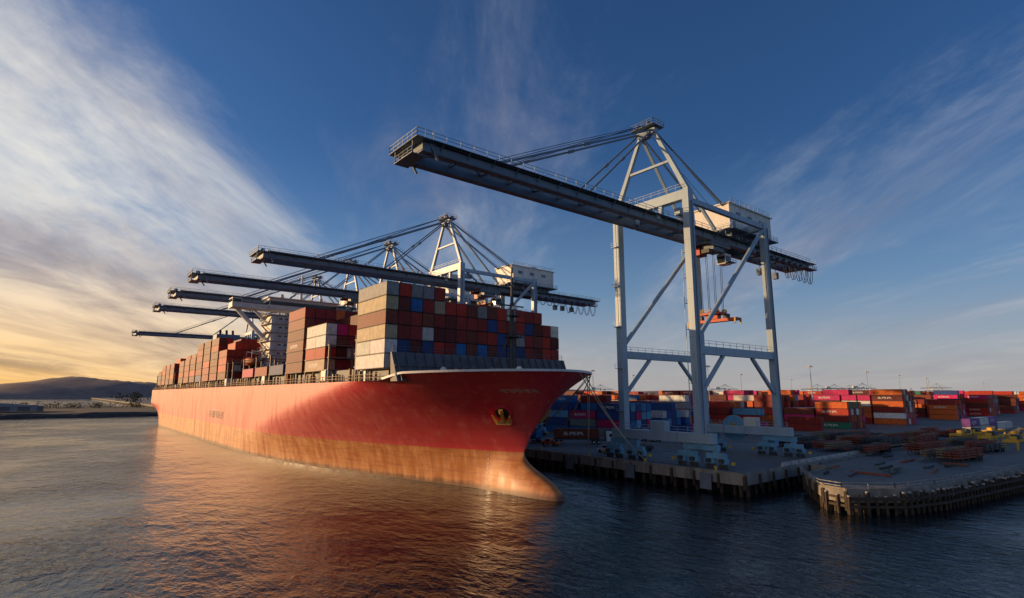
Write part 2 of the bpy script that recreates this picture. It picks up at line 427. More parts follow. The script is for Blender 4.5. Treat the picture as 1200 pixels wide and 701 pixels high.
mb.add([(XC+20.6,86.5,19.2),(XC+20.6,89.0,19.2),(XC+20.8,89.0,24.3),(XC+20.8,88.6,24.3)],[(0,1,2,3)],bwm)
mb.add([(XC-20.8,88.6,24.3),(XC+20.8,88.6,24.3),(XC+20.8,89.3,24.3),(XC-20.8,89.3,24.3)],[(0,1,2,3)],bwm)
for k in range(22):
    x=XC-20+k*40/21; mb.beam((x,85.9,19.3),(x,88.4,24.2),.14,.3,bwm)
mb.beam((XC-20.7,87.4,21.9),(XC+20.7,87.4,21.9),.2,.18,bwm)
mb.rail((XC-20.5,88.9,24.3),(XC+20.5,88.9,24.3),bwm,1,2.5)
mb.obj('breakwater',ship)
mb=MB()
for x,y in ((-6,77),(6,77),(-10,82),(10,82)):
    mb.cyl((XC+x-1.6,y,20.3),(XC+x+1.6,y,20.3),.9,steel_dk,14)
    for k in (-1.7,0,1.7): mb.cyl((XC+x+k-.06,y,20.3),(XC+x+k+.06,y,20.3),1.25,bwm,14)
    mb.box((XC+x,y,19.4),(4.4,1.6,.6),bwm)
for x,y in ((-2,70.8),(2,70.8),(-8,75),(8,75),(-14,80),(14,80)):
    for k in (-.5,.5): mb.cyl((XC+x+k,y,19.1),(XC+x+k,y,20.1),.25,black,8)
for x,y in ((-4,74),(4,79),(-13,84),(12,85.5),(0,84)):
    mb.cyl((XC+x,y,19.1),(XC+x,y,21.2),.4,white,10); mb.cyl((XC+x,y,21.2),(XC+x,y,21.7),.65,white,10,.3)
mb.obj('mooring_winch',ship)
mb=MB()
mb.cyl((XC,81,19.1),(XC,81,34),.6,steel_dk,10,.42); mb.cyl((XC,81,34),(XC,81,41),.32,steel_dk,8,.16)
mb.beam((XC-2.8,81,33.5),(XC+2.8,81,33.5),.25,.25,steel_dk); mb.beam((XC-1.8,81,37.4),(XC+1.8,81,37.4),.2,.2,steel_dk)
mb.box((XC,80.4,31.5),(2.4,2.0,.14),steel_dk); mb.rail((XC-1.2,79.5,31.5),(XC+1.2,79.5,31.5),steel_dk,1,.8,.09)
mb.box((XC,80.3,27.5),(3.2,2.2,.14),steel_dk); mb.rail((XC-1.6,79.3,27.5),(XC+1.6,79.3,27.5),steel_dk,1,.8,.09)
for s_ in (-1,1): mb.beam((XC+s_*2.6,84.5,19.2),(XC,81,29),.26,.26,steel_dk)
for k in range(30): mb.beam((XC-.28,80.15,19.6+k*.48),(XC+.28,80.15,19.6+k*.48),.05,.05,steel_dk)
for s_ in (-1,1): mb.beam((XC+s_*.3,80.15,19.1),(XC+s_*.3,80.15,34),.07,.07,steel_dk)
mb.cyl((XC,80.4,38.9),(XC,80.4,39.7),.3,white,8); mb.box((XC,80.2,33.0),(.9,.6,.6),white)
mb.obj('foremast',ship)
def hull_patch(mb,ya,yb,za,zb,mat,side=-1,off=.04):
    pts=[]
    for z in (za,zb):
        for y in (ya,yb): pts.append((XC+side*(hbf(y,z)+off),y-off*.7,z))
    mb.add([pts[0],pts[1],pts[3],pts[2]],[(0,1,2,3)],mat)
mb=MB(); letm=paint('hull_lettering_dark',(.02,.02,.03),.5); letw=paint('hull_lettering_pale',(.62,.45,.36),.5,var=.5,scale=2)
y=209
for k in range(9):
    w=random.choice([1.5,1.8,2.0]); st=.5
    hull_patch(mb,y,y+st,8.8,11.1,letm)
    if k%3!=1: hull_patch(mb,y+w-st,y+w,8.8,11.1,letm)
    if k%2==0: hull_patch(mb,y+st,y+w-(st if k%3!=1 else 0),10.6,11.1,letm)
    if k%3!=0: hull_patch(mb,y+st,y+w-(st if k%3!=1 else 0),9.75,10.15,letm)
    if k%4==1: hull_patch(mb,y+st,y+w,8.8,9.2,letm)
    y+=w+.75
for side in (-1,1):
  y=70.4; k=0
  while y<74.6:
    w=random.choice([.26,.32,.36]); s_=.09
    hull_patch(mb,y,y+s_,17.2,17.8,letw,side,.06)
    if k%2==0: hull_patch(mb,y+w-s_,y+w,17.2,17.8,letw,side,.06)
    if k%3: hull_patch(mb,y+s_,y+w-(s_ if k%2==0 else 0),17.68,17.8,letw,side,.06)
    if k%3!=1: hull_patch(mb,y+s_,y+w-(s_ if k%2==0 else 0),17.44,17.56,letw,side,.06)
    y+=w+.12; k+=1
for side in (-1,1):
    for yq in (84,235,392):
        for k in range(7): hull_patch(mb,yq,yq+.32,1.2+k*.8,1.5+k*.8,letw,side)
mb.obj('hull_lettering',ship)
anm=paint('anchor_gold',(.55,.27,.05),.55,var=.3,rust=.3)
for side in (-1,1):
    Y,Z=77.9,13.2
    P=Vector((XC+side*hbf(Y,Z),Y,Z)); Py=Vector((XC+side*hbf(Y+.5,Z),Y+.5,Z))-P; Pz=Vector((XC+side*hbf(Y,Z+.5),Y,Z+.5))-P
    ty=Py.normalized(); nrm=ty.cross(Pz.normalized()).normalized()
    if nrm.x*side<0: nrm=-nrm
    tz=nrm.cross(ty).normalized(); 
    if tz.z<0: tz=-tz
    mb=MB()
    def L(a,bb,c): return P+ty*a+tz*bb+nrm*c
    mb.cyl(L(0,1.0,-.8),L(0,1.0,.3),1.7,hullm,24); mb.cyl(L(0,1.0,.25),L(0,1.0,.36),1.2,dark,20)
    mb.beam(L(0,1.6,.5),L(0,-.9,.7),.5,.5,anm)
    mb.beam(L(-1.3,-1.0,.6),L(1.3,-1.0,.6),.6,.7,anm)
    for k in (-1,1):
        mb.beam(L(k*1.1,-1.1,.6),L(k*1.6,1.1,1.0),.7,.5,anm,.14,.14)
    mb.cyl(L(0,2.0,.55),L(0,1.3,.55),.4,anm,10)
    mb.obj('anchor',ship)
bays=[90.6+14.4*k for k in range(8)]
aft=[213+14.4*k for k in range(12)]
mb=MB(); lash=paint('lashing_bridge',(.20,.165,.13),.6,rust=.2)
mb.box((XC,92+ (205-92)/2,20.5),(39,205-92,2.8),bwm); mb.box((XC,212+ (392-212)/2,20.5),(39,392-212,2.8),bwm)
for y in [b_+13.3 for b_ in bays]+[a-1.1 for a in aft]+[392]:
    hh=8.2
    for k in range(9): 
        x=XC-20.6+k*41.2/8; mb.beam((x,y,19.3),(x,y,19.3+hh),.4,.4,lash)
    for z in (22.2,24.8,19.3+hh): mb.beam((XC-20.9,y,z),(XC+20.9,y,z),.9,.2,lash)
    for s_ in (-1,1): mb.beam((XC+s_*20.6,y-.5,19.3),(XC+s_*20.6,y+.5,19.3+hh),.15,.15,lash)
    mb.rail((XC-20.9,y,19.3+hh),(XC+20.9,y,19.3+hh),lash,1,2.6)
mb.obj('lashing_bridge',ship)
Wf=dict(mar=7,red=4,brn=3,dmr=2,nvy=3.2,gry=.5,wht=.9,mag=.9,blu=.7,org=.8,bei=.3,grn=.15)
def bay(y,tiers,side_w=None,base=22.0,topw=None,lp=.15):
    cb=CB()
    for r in range(17):
        x=XC-21.2+r*2.5; T=tiers(r); z=base
        for k in range(T):
            W_=side_w if (side_w and r==0) else (topw if (topw and k==T-1) else Wf)
            col=pick(W_); h=2.62
            if random.random()<.25 and k>0:
                for q in (0,6.13): cb.add(x,y+q,z,2.44,6.06,h-.09,jit(col))
            else: cb.add(x+random.uniform(-.02,.02),y+random.uniform(-.06,.06),z,2.42,12.19,h-.09,jit(col),1 if random.random()<lp else 0)
            z+=h
    cb.obj('container_bay',ship)
bay(bays[0],lambda r:6 if r<5 else 5 if r<15 else 4,dict(bei=4,wht=.8,gry=1,brn=1.4,mar=1),base=21.6,topw=dict(mar=4,red=3,wht=1.6,yel=.6,nvy=1,gry=1,brn=1),lp=.4)
bay(bays[1],lambda r:0 if r<6 else (3 if r<9 else 5))
bay(bays[2],lambda r:(4 if r<3 else 5),dict(bei=1.6,wht=.8,red=2,mar=3,org=1),lp=.3)
bay(bays[3],lambda r:6 if r<12 else 5,dict(mar=4,brn=4,dmr=3,red=1))
bay(bays[4],lambda r:1 if r<5 else 3)
bay(bays[5],lambda r:1 if r<4 else 3,dict(brn=2,gry=1,mar=2))
bay(bays[6],lambda r:1 if r<6 else 3)
ah=[5,6,6,6,5,5,5,4,5,4,4,3]
Waft=dict(mar=5,brn=3,dmr=5,red=2,nvy=.6)
for k,a in enumerate(aft):
    if k==7: continue
    hN=ah[k]; bay(a,(lambda hN:lambda r:hN if (r*7+hN)%5 else hN-1)(hN),Waft,base=22.0,lp=0)
# superstructure
mb=MB(); glass=paint('bridge_glass',(.02,.03,.04),.12); lfb=paint('lifeboat_orange',(.65,.16,.03),.5); ssg=paint('superstructure_offwhite',(.55,.54,.51),.5,streak=True,rust=.15)
mb.box((XC,203.5,31.5),(22,9,24.6),ssg)
for k in range(8):
    z=21.5+k*3
    mb.box((XC,203.5,z+1.45),(25,10.6,.16),ssg)
    mb.box((XC,198.98,z+.2),(19,.06,.55),glass)
    for i in range(10): mb.box((XC-9+i*2,198.95,z+.2),(.9,.06,.7),ssg)
    mb.rail((XC-12.5,198.3,z+1.5),(XC+12.5,198.3,z+1.5),ssg,1,2)
    mb.rail((XC-12.5,198.3,z+1.5),(XC-12.5,208.7,z+1.5),ssg,1,2)
    mb.beam((XC-12.2,199+8*(k%2),z-1.5),(XC-12.2,207-8*(k%2),z+1.4),.7,.15,ssg)
mb.box((XC,203,46.0),(47,6.0,.5),white); mb.box((XC,203.2,48.0),(24,7.5,3.6),white); mb.box((XC,203.2,50.0),(25.5,8.6,.35),white)
mb.box((XC,199.42,48.2),(23.5,.08,1.3),glass); mb.box((XC-12.03,203.2,48.2),(.08,7,1.3),glass)
for s_ in (-1,1):
    mb.box((XC+s_*22,203,47.6),(3,5,2.8),white); mb.box((XC+s_*22,200.47,48.1),(2.6,.06,1.1),glass); mb.box((XC+s_*23.53,203,48.1),(.06,4.4,1.1),glass)
    mb.box((XC+s_*17,203,46.8),(9,5.6,1.2),white)
    mb.beam((XC+s_*11,203,35),(XC+s_*21.5,203,45.7),1.2,1.2,white); mb.beam((XC+s_*11,203,41),(XC+s_*16,203,45.7),.7,.7,white)
    e_=XC+s_*15.5; mb.cyl((e_,204,28),(e_,212,28),1.5,lfb,14,1.3); mb.cyl((e_,200.5,28),(e_,204,28),.3,lfb,14,1.5)
    for yy in (203,210): mb.beam((XC+s_*11,yy,31),(e_,yy,31.6),.3,.3,white); mb.beam((e_,yy,31.6),(e_,yy,29.3),.12,.12,white)
mb.cyl((XC,204,50),(XC,204,60),.55,white,10,.3)
for z,w in ((53,7),(56,5),(58.5,3)): mb.beam((XC-w/2,204,z),(XC+w/2,204,z),.25,.25,white)
mb.beam((XC-1.8,203.5,54),(XC+1.8,203.5,54),.3,.5,white)
for s_ in (-1,1): mb.cyl((XC+s_*7,203,50.2),(XC+s_*7,203,52),.9,white,12,.5)
mb.obj('superstructure',ship)
mb=MB(); fun=paint('funnel_blue',(.10,.22,.34),.5)
mb.box((XC,320,30),(18,10,22),ssg); mb.box((XC,320,43),(11,9,9),fun)
for k in (-3,0,3): mb.cyl((XC+k,320,47),(XC+k,321,50),.6,black,10)
mb.obj('funnel',ship)
ropem=paint('mooring_rope',(.60,.50,.34),.8)
mb=MB()
def sagline(mb,p,q,sag,r,mat,n=14):
    p=Vector(p);q=Vector(q); pts=[]
    for i in range(n+1):
        f=i/n; v=p.lerp(q,f); v.z-=4*sag*f*(1-f); pts.append(v)
    mb.chain(pts,r,mat,5)
for k,(y,X,Y) in enumerate(((67.4,1.2,72.5),(68.2,1.2,72.5),(69,1.2,88),(70,1.2,88),(72,1.2,103.5),(73,1.2,103.5),(75,1.2,119),(77,1.2,119))):
    sagline(mb,(XC+hbf(y,20.7)+.1,y,20.4),(X,Y,QZ+.6),1.2+.25*k,.085,ropem)
mb.obj('mooring_line',ship)
for k in range(14):
    mb=MB(); y=57+k*15.5
    e=empty('bollard',(1.2,y,QZ)); mb.cyl((1.2,y,QZ),(1.2,y,QZ+.15),.45,steel_dk,12); mb.cyl((1.2,y,QZ+.12),(1.2,y,QZ+.7),.24,yellow,12,.2); mb.cyl((1.2,y,QZ+.62),(1.2,y,QZ+.85),.34,yellow,12,.3)
    mb.obj('bollard_body',e)
for k in range(12):
    y=58+k*17; e=empty('dock_fender',(-.5,y,2)); mb=MB()
    mb.box((-.35,y,1.9),(.5,1.8,2.2),black); mb.box((-.66,y,1.9),(.12,2.3,2.7),paint('fender_panel',(.16,.19,.24),.7)); mb.obj('panel',e)

# ---------------------------------------------------------------- STS cranes
cr1=paint('crane_blue_grey',(.36,.48,.57),.42,var=.16,scale=.4,streak=True,rust=.1)
cr2=paint('crane_boom_grey',(.15,.20,.255),.5,var=.2,scale=.4,rust=.1)
crb=paint('crane_truck_blue',(.16,.40,.58),.5,var=.25,rust=.15)
hous=paint('machinery_house_white',(.74,.71,.64),.5,var=.14,streak=True)
cable=paint('cable_black',(.025,.025,.03),.6)
def boom_section(x0,x1,G):
    mb=MB()
    for s_ in (-1,1):
        mb.beam((x0,s_*G,49.6),(x1,s_*G,49.6),.9,1.8,cr2)
        mb.beam((x0,s_*G,50.62),(x1,s_*G,50.62),1.1,.12,cr1)
        mb.beam((x0,s_*(G-.2),48.6),(x1,s_*(G-.2),48.6),1.3,.12,cr2)
        mb.box(((x0+x1)/2,s_*(G+.95),50.2),(x1-x0,.9,.08),cr2)
        mb.rail((x0,s_*(G+1.35),50.25),(x1,s_*(G+1.35),50.25),cr1,1.1,2.4,.08)
        k=0; x=x0+2
        while x<x1: 
            mb.beam((x,s_*(G+.5),49.2),(x,s_*(G+1.35),50.15),.12,.12,cr2)
            mb.box((x,s_*(G+.49),49.6),(.14,.08,1.7),cr2); x+=4.8
        mb.beam((x0+1,s_*(G+.9),50.0),(x1-1,s_*(G+.9),50.0),.18,.18,cable)
    k=0; x=x0+1
    while x<x1-1:
        mb.beam((x,-G+.5,50.0),(x,G-.5,50.0),.35,.45,cr2)
        if x<x1-6: mb.beam((x,(-G+.5) if k%2 else (G-.5),50.0),(x+6,(G-.5) if k%2 else (-G+.5),50.0),.18,.18,cr2)
        x+=6;k+=1
    return mb
def build_crane_parts():
    P={}
    LX=30.5; LY=9.15; G=2.7
    mb=MB()
    for y in (-LY,LY):
        mb.beam((0,y,4.5),(0,y,54.6),1.45,1.75,cr1); mb.beam((LX,y,4.5),(LX,y,53.4),1.35,1.6,cr1)
        for z in (14,24.5,34,44): 
            mb.box((0,y,z),(1.87,1.55,.1),cr1); mb.box((LX,y,z),(1.72,1.45,.1),cr1)
        mb.beam((.9,y,22),(LX-.8,y,22),1.1,1.6,cr1)
        mb.beam((.9,y,13.6),(9.5,y,21.2),.65,.65,cr1); mb.beam((LX-.8,y,13.6),(LX-9.5,y,21.2),.65,.65,cr1)
        mb.cyl((.6,y,24),(LX-.6,y,51.5),.48,cr1,12)
        mb.beam((.9,y,52.4),(LX-.75,y,52.4),.8,1.1,cr1)
        mb.rail((1.1,y+.6*(1 if y>0 else -1),22.8),(LX-1,y+.6*(1 if y>0 else -1),22.8),cr1,1.1,2.5,.07)
    mb.beam((-.2,-LY-1.0,6),(-.2,-LY-1.0,52),.25,.12,cr2); mb.beam((LX+.2,-LY-.9,6),(LX+.2,-LY-.9,52),.25,.12,cr2)
    for k in range(5): 
        z=10+k*9; mb.box((-1.2,LY,z),(.9,1.6,.1),cr1); mb.rail((-1.6,LY-.8,z),(-1.6,LY+.8,z),cr1,1,.8,.05)
    mb.beam((-1.1,LY-.3,6),(-1.1,LY-.3,52),.06,.06,cr1); mb.beam((-1.1,LY+.3,6),(-1.1,LY+.3,52),.06,.06,cr1)
    for x,w in ((0,2.0),(LX,1.8)):
        mb.beam((x,-12,5.3),(x,12,5.3),1.7,1.8,cr1)
        mb.rail((x-.8,-11.5,6.2),(x-.8,11.5,6.2),cr1,1.1,2.3,.07)
    mb.beam((0,-LY,53.6),(0,LY,53.6),1.5,2.0,cr1); mb.beam((LX,-LY,52.5),(LX,LY,52.5),1.3,1.6,cr1)
    mb.beam((1.2,-LY,52.5),(10,-3.5,50.8),.45,.45,cr1); mb.beam((1.2,LY,52.5),(10,3.5,50.8),.45,.45,cr1)
    mb.rail((-1,-LY,54.7),(-1,LY,54.7),cr1,1.1,2,.07)
    for s_ in (-1,1): mb.beam((0,s_*G,52.6),(0,s_*G,50.6),.8,.8,cr1); mb.beam((LX,s_*G,51.8),(LX,s_*G,50.6),.8,.8,cr1)
    P['portal_frame']=mb
    mb=MB()
    for x in (0,LX):
        for y in (-LY,LY):
            mb.beam((x,y-3.6,3.75),(x,y+3.6,3.75),1.1,1.0,crb)
            mb.box((x,y,4.25),(1.3,1.6,.6),crb)
            for s_ in (-1,1):
                yy=y+s_*3.0
                mb.beam((x,yy-1.9,2.35),(x,yy+1.9,2.35),.95,.9,crb); mb.box((x,yy,3.0),(.8,.9,.6),crb)
                for q in (-1,1):
                    y3=yy+q*1.3
                    mb.box((x,y3,1.45),(.85,1.9,.9),crb); mb.box((x-.75,y3,1.5),(.6,.8,.7),steel_dk)
                    for r in (-.48,.48): mb.cyl((x-.2,y3+r,.48),(x+.2,y3+r,.48),.42,steel_dk,14)
            for s_ in (-1,1): mb.box((x,y+s_*6.3,1.2),(.5,.5,.5),yellow)
    mb.cyl((LX+2.3,3,5.5),(LX+2.9,3,5.5),3.0,crb,24); mb.cyl((LX+2.2,3,5.5),(LX+3.0,3,5.5),1.1,yellow,18)
    mb.box((-.1,0,7.2),(1.6,3.5,2.0),cr1); mb.box((LX,-3,7.2),(1.8,3.0,2.0),hous)
    mb.box((LX+1.8,-6.5,3.1),(1.8,2.2,2.4),crb)
    P['bogie_truck']=mb
    mb=MB(); 
    AX=(0,70.2)
    for s_ in (-1,1):
        mb.beam((0,s_*LY,54.6),(AX[0],s_*1.7,AX[1]),.9,1.0,cr1,.7,.7)
        mb.beam((AX[0],s_*1.7,AX[1]),(19,s_*3.6,50.9),.6,.6,cr1)
        mb.beam((AX[0],s_*1.7,AX[1]+.3),(LX+4,s_*3.6,52.6),.26,.32,cr2)
        mb.beam((AX[0],s_*1.7,AX[1]+.3),(LX+6,s_*3.6,52.6),.14,.14,cr2)
    mb.beam((0,-5.4,62),(0,5.4,62),.5,.5,cr1)
    mb.beam((0,-2.4,70.2),(0,2.4,70.2),1.3,1.1,cr1); mb.box((0,0,71.1),(4.0,6,.12),cr2)
    for s_ in (-1,1): 
        mb.rail((-2.0,s_*3,71.2),(2.0,s_*3,71.2),cr2,1.1,1.1,.07); mb.rail((s_*2,-3,71.2),(s_*2,3,71.2),cr2,1.1,1.4,.07)
        for k in (-1,1): mb.cyl((k*1.1,s_*1.3-.15,71.7),(k*1.1,s_*1.3+.15,71.7),.7,cr2,14)
    mb.box((-.9,0,69.2),(1.4,2.2,1.2),cr2); mb.cyl((0,1,71.2),(0,1,74.2),.05,cr2,5)
    for s_ in (-1,1):
        for xe,th in ((-43,.38),(-22,.34)):
            a=Vector((-.6,s_*1.7,70.3)); e=Vector((xe,s_*G,50.7)); 
            pr=[a.lerp(e,f) for f in (0,.48,.52,1)]
            mb.beam(pr[0],pr[1],.2,th,cr2); mb.beam(pr[1],pr[2],.36,.6,cr2); mb.beam(pr[2],pr[3],.2,th,cr2)
        a=Vector((-1,s_*.8,71.6))
        sagline(mb,a,(-41,s_*1.0,51.2),-.2,.06,cable,8); sagline(mb,a+Vector((0,.5,0)),(-44,s_*1.4,51.2),-.2,.06,cable,8)
        sagline(mb,(1,s_*.8,71.6),(LX-2,s_*1.2,58.0),.2,.06,cable,8)
    P['apex_frame']=mb
    mb=boom_section(-56.5,-2,G)
    for s_ in (-1,1): mb.box((-1.9,s_*G,50.1),(1.3,1.3,1.4),cr1)
    mb.box((-57.8,0,50.0),(3.0,8.8,.14),cr2); mb.rail((-59.2,-4.3,50.1),(-59.2,4.3,50.1),cr1,1.2,1.3,.08)
    for s_ in (-1,1):
        mb.rail((-59.2,s_*4.3,50.1),(-56.5,s_*4.3,50.1),cr1,1.2,1.3,.08)
        mb.beam((-56.5,s_*3.2,50.0),(-55,s_*3.2,47.6),.3,.3,cr2); mb.cyl((-57.6,s_*2,50.7),(-57.6,s_*2.3,50.7),.55,cr2,12)
        mb.beam((-59,s_*2.7,48.0),(-59,s_*2.7,50.0),.15,.15,cr2)
    mb.box((-57,0,49.3),(1.4,6.6,1.6),cr2); mb.box((-58,0,48.0),(2.4,5.6,.12),cr2)
    mb.rail((-59.1,-2.7,48.05),(-59.1,2.7,48.05),cr2,1.0,1.2,.07)
    for x in (-14,-8.5): mb.cyl((x,3.5,50.7),(x,3.5,53.3),.2,redp,8)
    P['boom']=mb
    mb=boom_section(-1.8,67,G)
    mb.box((68,0,50.0),(3,9.2,.14),cr2); mb.rail((69.4,-4.5,50.1),(69.4,4.5,50.1),cr1,1.2,1.3,.08); mb.box((67.3,0,49.3),(1,6.6,1.5),cr2)
    mb.box((63,-4.9,47.6),(7,2.2,.12),cr2); mb.rail((59.5,-5.9,47.6),(66.5,-5.9,47.6),cr2,1.1,1.2,.07)
    for x in (59.7,66.4): mb.beam((x,-5.8,47.6),(x,-4.1,50.0),.12,.12,cr2)
    P['rear_girder']=mb
    mb=MB()
    mb.box((34,0,55.2),(20,9.2,6.2),hous); mb.box((34,0,58.45),(20.8,10,.28),hous); mb.box((34,0,51.9),(22,11.6,.28),cr2)
    for s_ in (-1,1): mb.rail((23.1,s_*5.7,52.0),(44.9,s_*5.7,52.0),cr1,1.1,2,.07); mb.rail((24.2,s_*4.9,58.6),(43.8,s_*4.9,58.6),cr1,1.0,2,.07)
    mb.rail((23.1,-5.7,52.0),(23.1,5.7,52.0),cr1,1.1,2,.07); mb.rail((44.9,-5.7,52.0),(44.9,5.7,52.0),cr1,1.1,2,.07)
    for x in (28,33.5,39): mb.box((x,-4.62,56.2),(2.0,.05,1.1),cr2)
    mb.box((26,-4.62,53.2),(1,.05,2.1),cr2); mb.box((37,0,59.3),(3,3,1.4),cr1); mb.box((28,2,59.1),(2,2,1.0),cr2)
    for k in range(9): mb.box((24.6+k*2.35,-4.63,55.2),(.1,.06,6.0),hous)
    for x in (26,42): mb.box((x,0,51.2),(.8,7.6,1.1),cr2)
    mb.box((5,4.3,52.5),(5.2,2.4,2.4),hous); mb.box((5,-4.5,51.8),(4,1.4,1.4),cr1)
    P['machinery_house']=mb
    mb=MB()
    x,y=LX+.2,LY+1.8; z=6
    k=0
    while z<50:
        a=(x-1.9 if k%2 else x+1.9); c=(x+1.9 if k%2 else x-1.9)
        mb.beam((a,y,z),(c,y,z+3.4),.7,.14,cr1); mb.beam((a,y+.4,z+1),(c,y+.4,z+4.4),.06,.06,cr1); mb.box((c,y,z+3.4),(1.1,1.5,.1),cr1)
        mb.beam((c,y-.9,z+3.4),(c,y+.5,z+3.4),.12,.12,cr1); mb.rail((c-.5,y+.7,z+3.45),(c+.5,y+.7,z+3.45),cr1,1,.9,.05)
        z+=3.4;k+=1
    mb.beam((x-2.4,y+.7,6),(x-2.4,y+.7,51),.14,.14,cr1); mb.beam((x+2.4,y+.7,6),(x+2.4,y+.7,51),.14,.14,cr1)
    mb.box((LX-1.9,LY,28),(1.5,1.4,2.6),cr1); mb.beam((LX-1.2,LY,5),(LX-1.2,LY,50),.2,.3,cr2)
    P['stairway']=mb
    mb=MB()
    for k in range(10):
        xa=34+k*3.3; dep=4.4 if k>4 else 2.6
        for yy in (-4.0,-4.5):
            pts=[Vector((xa+3.3*f,yy,48.2-dep*math.sin(math.pi*f)**.7)) for f in [i/8 for i in range(9)]]
            mb.chain(pts,.075,cable,5)
        mb.box((xa,-4.2,48.4),(.5,.9,.4),steel_dk)
    for x in (52,56,61): mb.box((x,3.2,46.8),(1.4,1.2,1.8),cr2); mb.beam((x,3.2,47.6),(x,3.2,49),.15,.15,cr2)
    P['festoon_cable']=mb
    return P
def build_trolley(drop):
    mb=MB()
    mb.box((0,0,48.4),(8,6.4,.4),cr2)
    for s_ in (-1,1):
        mb.box((0,s_*2.8,48.0),(8.6,.5,.8),cr2)
        mb.rail((-4,s_*3.5,48.6),(4,s_*3.5,48.6),cr2,1.1,1.3,.06)
    mb.box((0,-1,47.3),(4.5,3,1.5),cr2); mb.box((-1,2.0,46.9),(3.0,2.0,1.8),redp)
    mb.box((-2.6,-1,46.4),(1.6,2,.9),steel_dk)
    mb.box((4.2,-1.2,45.4),(2.6,2.2,2.5),hous); mb.box((2.86,-1.2,45.2),(.06,1.9,1.6),glass); mb.box((4.2,-2.33,45.4),(2.1,.06,1.4),glass); mb.box((4.2,-1.2,44.1),(2.2,1.8,.08),glass)
    for a in (3.2,5.2): mb.beam((a,-1.2,46.6),(a,-1.2,48.2),.2,.2,cr2)
    mb.box((4.2,-3.0,44.4),(3,1.2,.1),cr2); mb.rail((2.8,-3.5,44.4),(5.6,-3.5,44.4),cr2,1,1,.06)
    z=drop
    for x in (-1.6,1.6):
        for y in (-2.1,-1.7,1.7,2.1): mb.cyl((x,y,48),(x*.9,y*.9,z+2.6),.06,cable,5)
    mb.box((0,0,z+1.9),(3.4,5,.5),redp); mb.box((0,0,z+1.15),(1.6,3,1.0),redp)
    for a in (-1.5,1.5):
        for y in (-1.9,1.9): mb.cyl((a-.15,y,z+2.4),(a+.15,y,z+2.4),.55,steel_dk,14)
    for s_ in (-1,1):
        mb.rail((s_*1.7,-2.5,z+2.1),(s_*1.7,2.5,z+2.1),yellow,.8,1.2,.07)
    mb.beam((0,-6,z+.3),(0,6,z+.3),1.2,.6,redp)
    for y in (-6,6):
        mb.box((0,y,z+.2),(2.44,.45,.6),redp)
        for s_ in (-1,1): mb.box((s_*1.2,y,z-.25),(.25,.3,1.1),yellow)
    for s_ in (-1,1):
        mb.beam((s_*.7,-5.8,z+.15),(s_*.7,5.8,z+.15),.2,.45,redp)
        mb.box((0,s_*3.3,z+1.1),(1.1,1.2,1.0),steel_dk)
    return mb
parts=build_crane_parts(); meshes={}
for k,mb in parts.items():
    o=mb.obj(k); meshes[k]=o.data; bpy.data.objects.remove(o)
def place_crane(X,Y,bs,tx,drop,z=QZ,name='ship_to_shore_crane',rz=0,sc=1):
    e=empty(name,(X,Y,z)); e.rotation_euler=(0,0,rz); e.scale=(sc,sc,sc)
    for k,me in meshes.items():
        o=bpy.data.objects.new(k,me); S.collection.objects.link(o); o.parent=e
        if k=='boom': o.scale=(bs,1,1)
    o=build_trolley(drop).obj('trolley'); o.parent=e; o.location=(tx,0,0)
    return e
place_crane(4,70.6,1,22,30.0)
place_crane(4,153,1,16,42)
place_crane(4,194,1.14,-14,38)
place_crane(4,232,1.15,-30,36)
place_crane(4,275,1.15,-20,40)
place_crane(4,400,1.1,-10,40)

# ---------------------------------------------------------------- container yard
def yard_block(x0,rows,y0,y1,mx,weights,prob=1.0,step=12.9):
    cb=CB(); y=y0
    while y<y1:
        hs=random.randint(max(1,mx-2),mx); 
        cw=dict(weights); dom=random.choice(list(cw)); cw[dom]*=3
        if random.random()<prob:
            for r in range(rows):
                T=max(0,min(mx,hs+random.choice([-2,-1,0,0,0,1])))
                for k in range(T):
                    cb.add(x0+r*2.75,y+random.uniform(-.12,.12),QZ+.02+k*2.62,2.44,12.19,2.57,jit(pick(cw),.25),1 if random.random()<.35 else 0)
        y+=step
    if cb.b: cb.obj('container_stack')
Wa=dict(red=3,org=5,mar=3,mag=2.5,blu=1.2,nvy=1.2,wht=1.5,grn=.8,sky=.8,brn=2.5,gry=.6)
Wb=dict(nvy=4,blu=4,sky=3,mag=1.8,mar=1,gry=1)
Wm=dict(mag=4,red=3,org=4,mar=3,brn=2,nvy=.8,wht=.5,dmr=1)
yard_block(50,5,118,240,5,Wb)
yard_block(72,6,120,330,5,dict(nvy=2,blu=2,mag=2,red=2,org=1,wht=1,sky=1.5))
yard_block(98,6,128,330,5,Wa)
yard_block(122,6,112,360,4,dict(org=4,grn=1.5,wht=2,red=2,mar=1,sky=1))
x=150; k=0
while x<560:
    yard_block(x,6,84+random.uniform(0,10)+ (12 if k%3==1 else 0),84+(300 if x<350 else 330),[5,5,6,5,6][k%5],Wm if k%3 else Wa,prob=.95); x+=26; k+=1
yard_block(122,4,90,100,2,dict(red=3,mar=2,brn=1))
x=580
while x<1500:
    yard_block(x,8,110,420,6,Wa,prob=.85,step=13); x+=60
cb=CB()
for i in range(5):
    for k in range(random.choice([1,2,2])):
        cb.add(150+i*12.6,52.5,QZ+.02+k*2.62,12.19,2.44,2.57,jit(random.choice([C['wht'],(.20,.06,.30),C['wht']])),1)
cb.obj('container_stack')

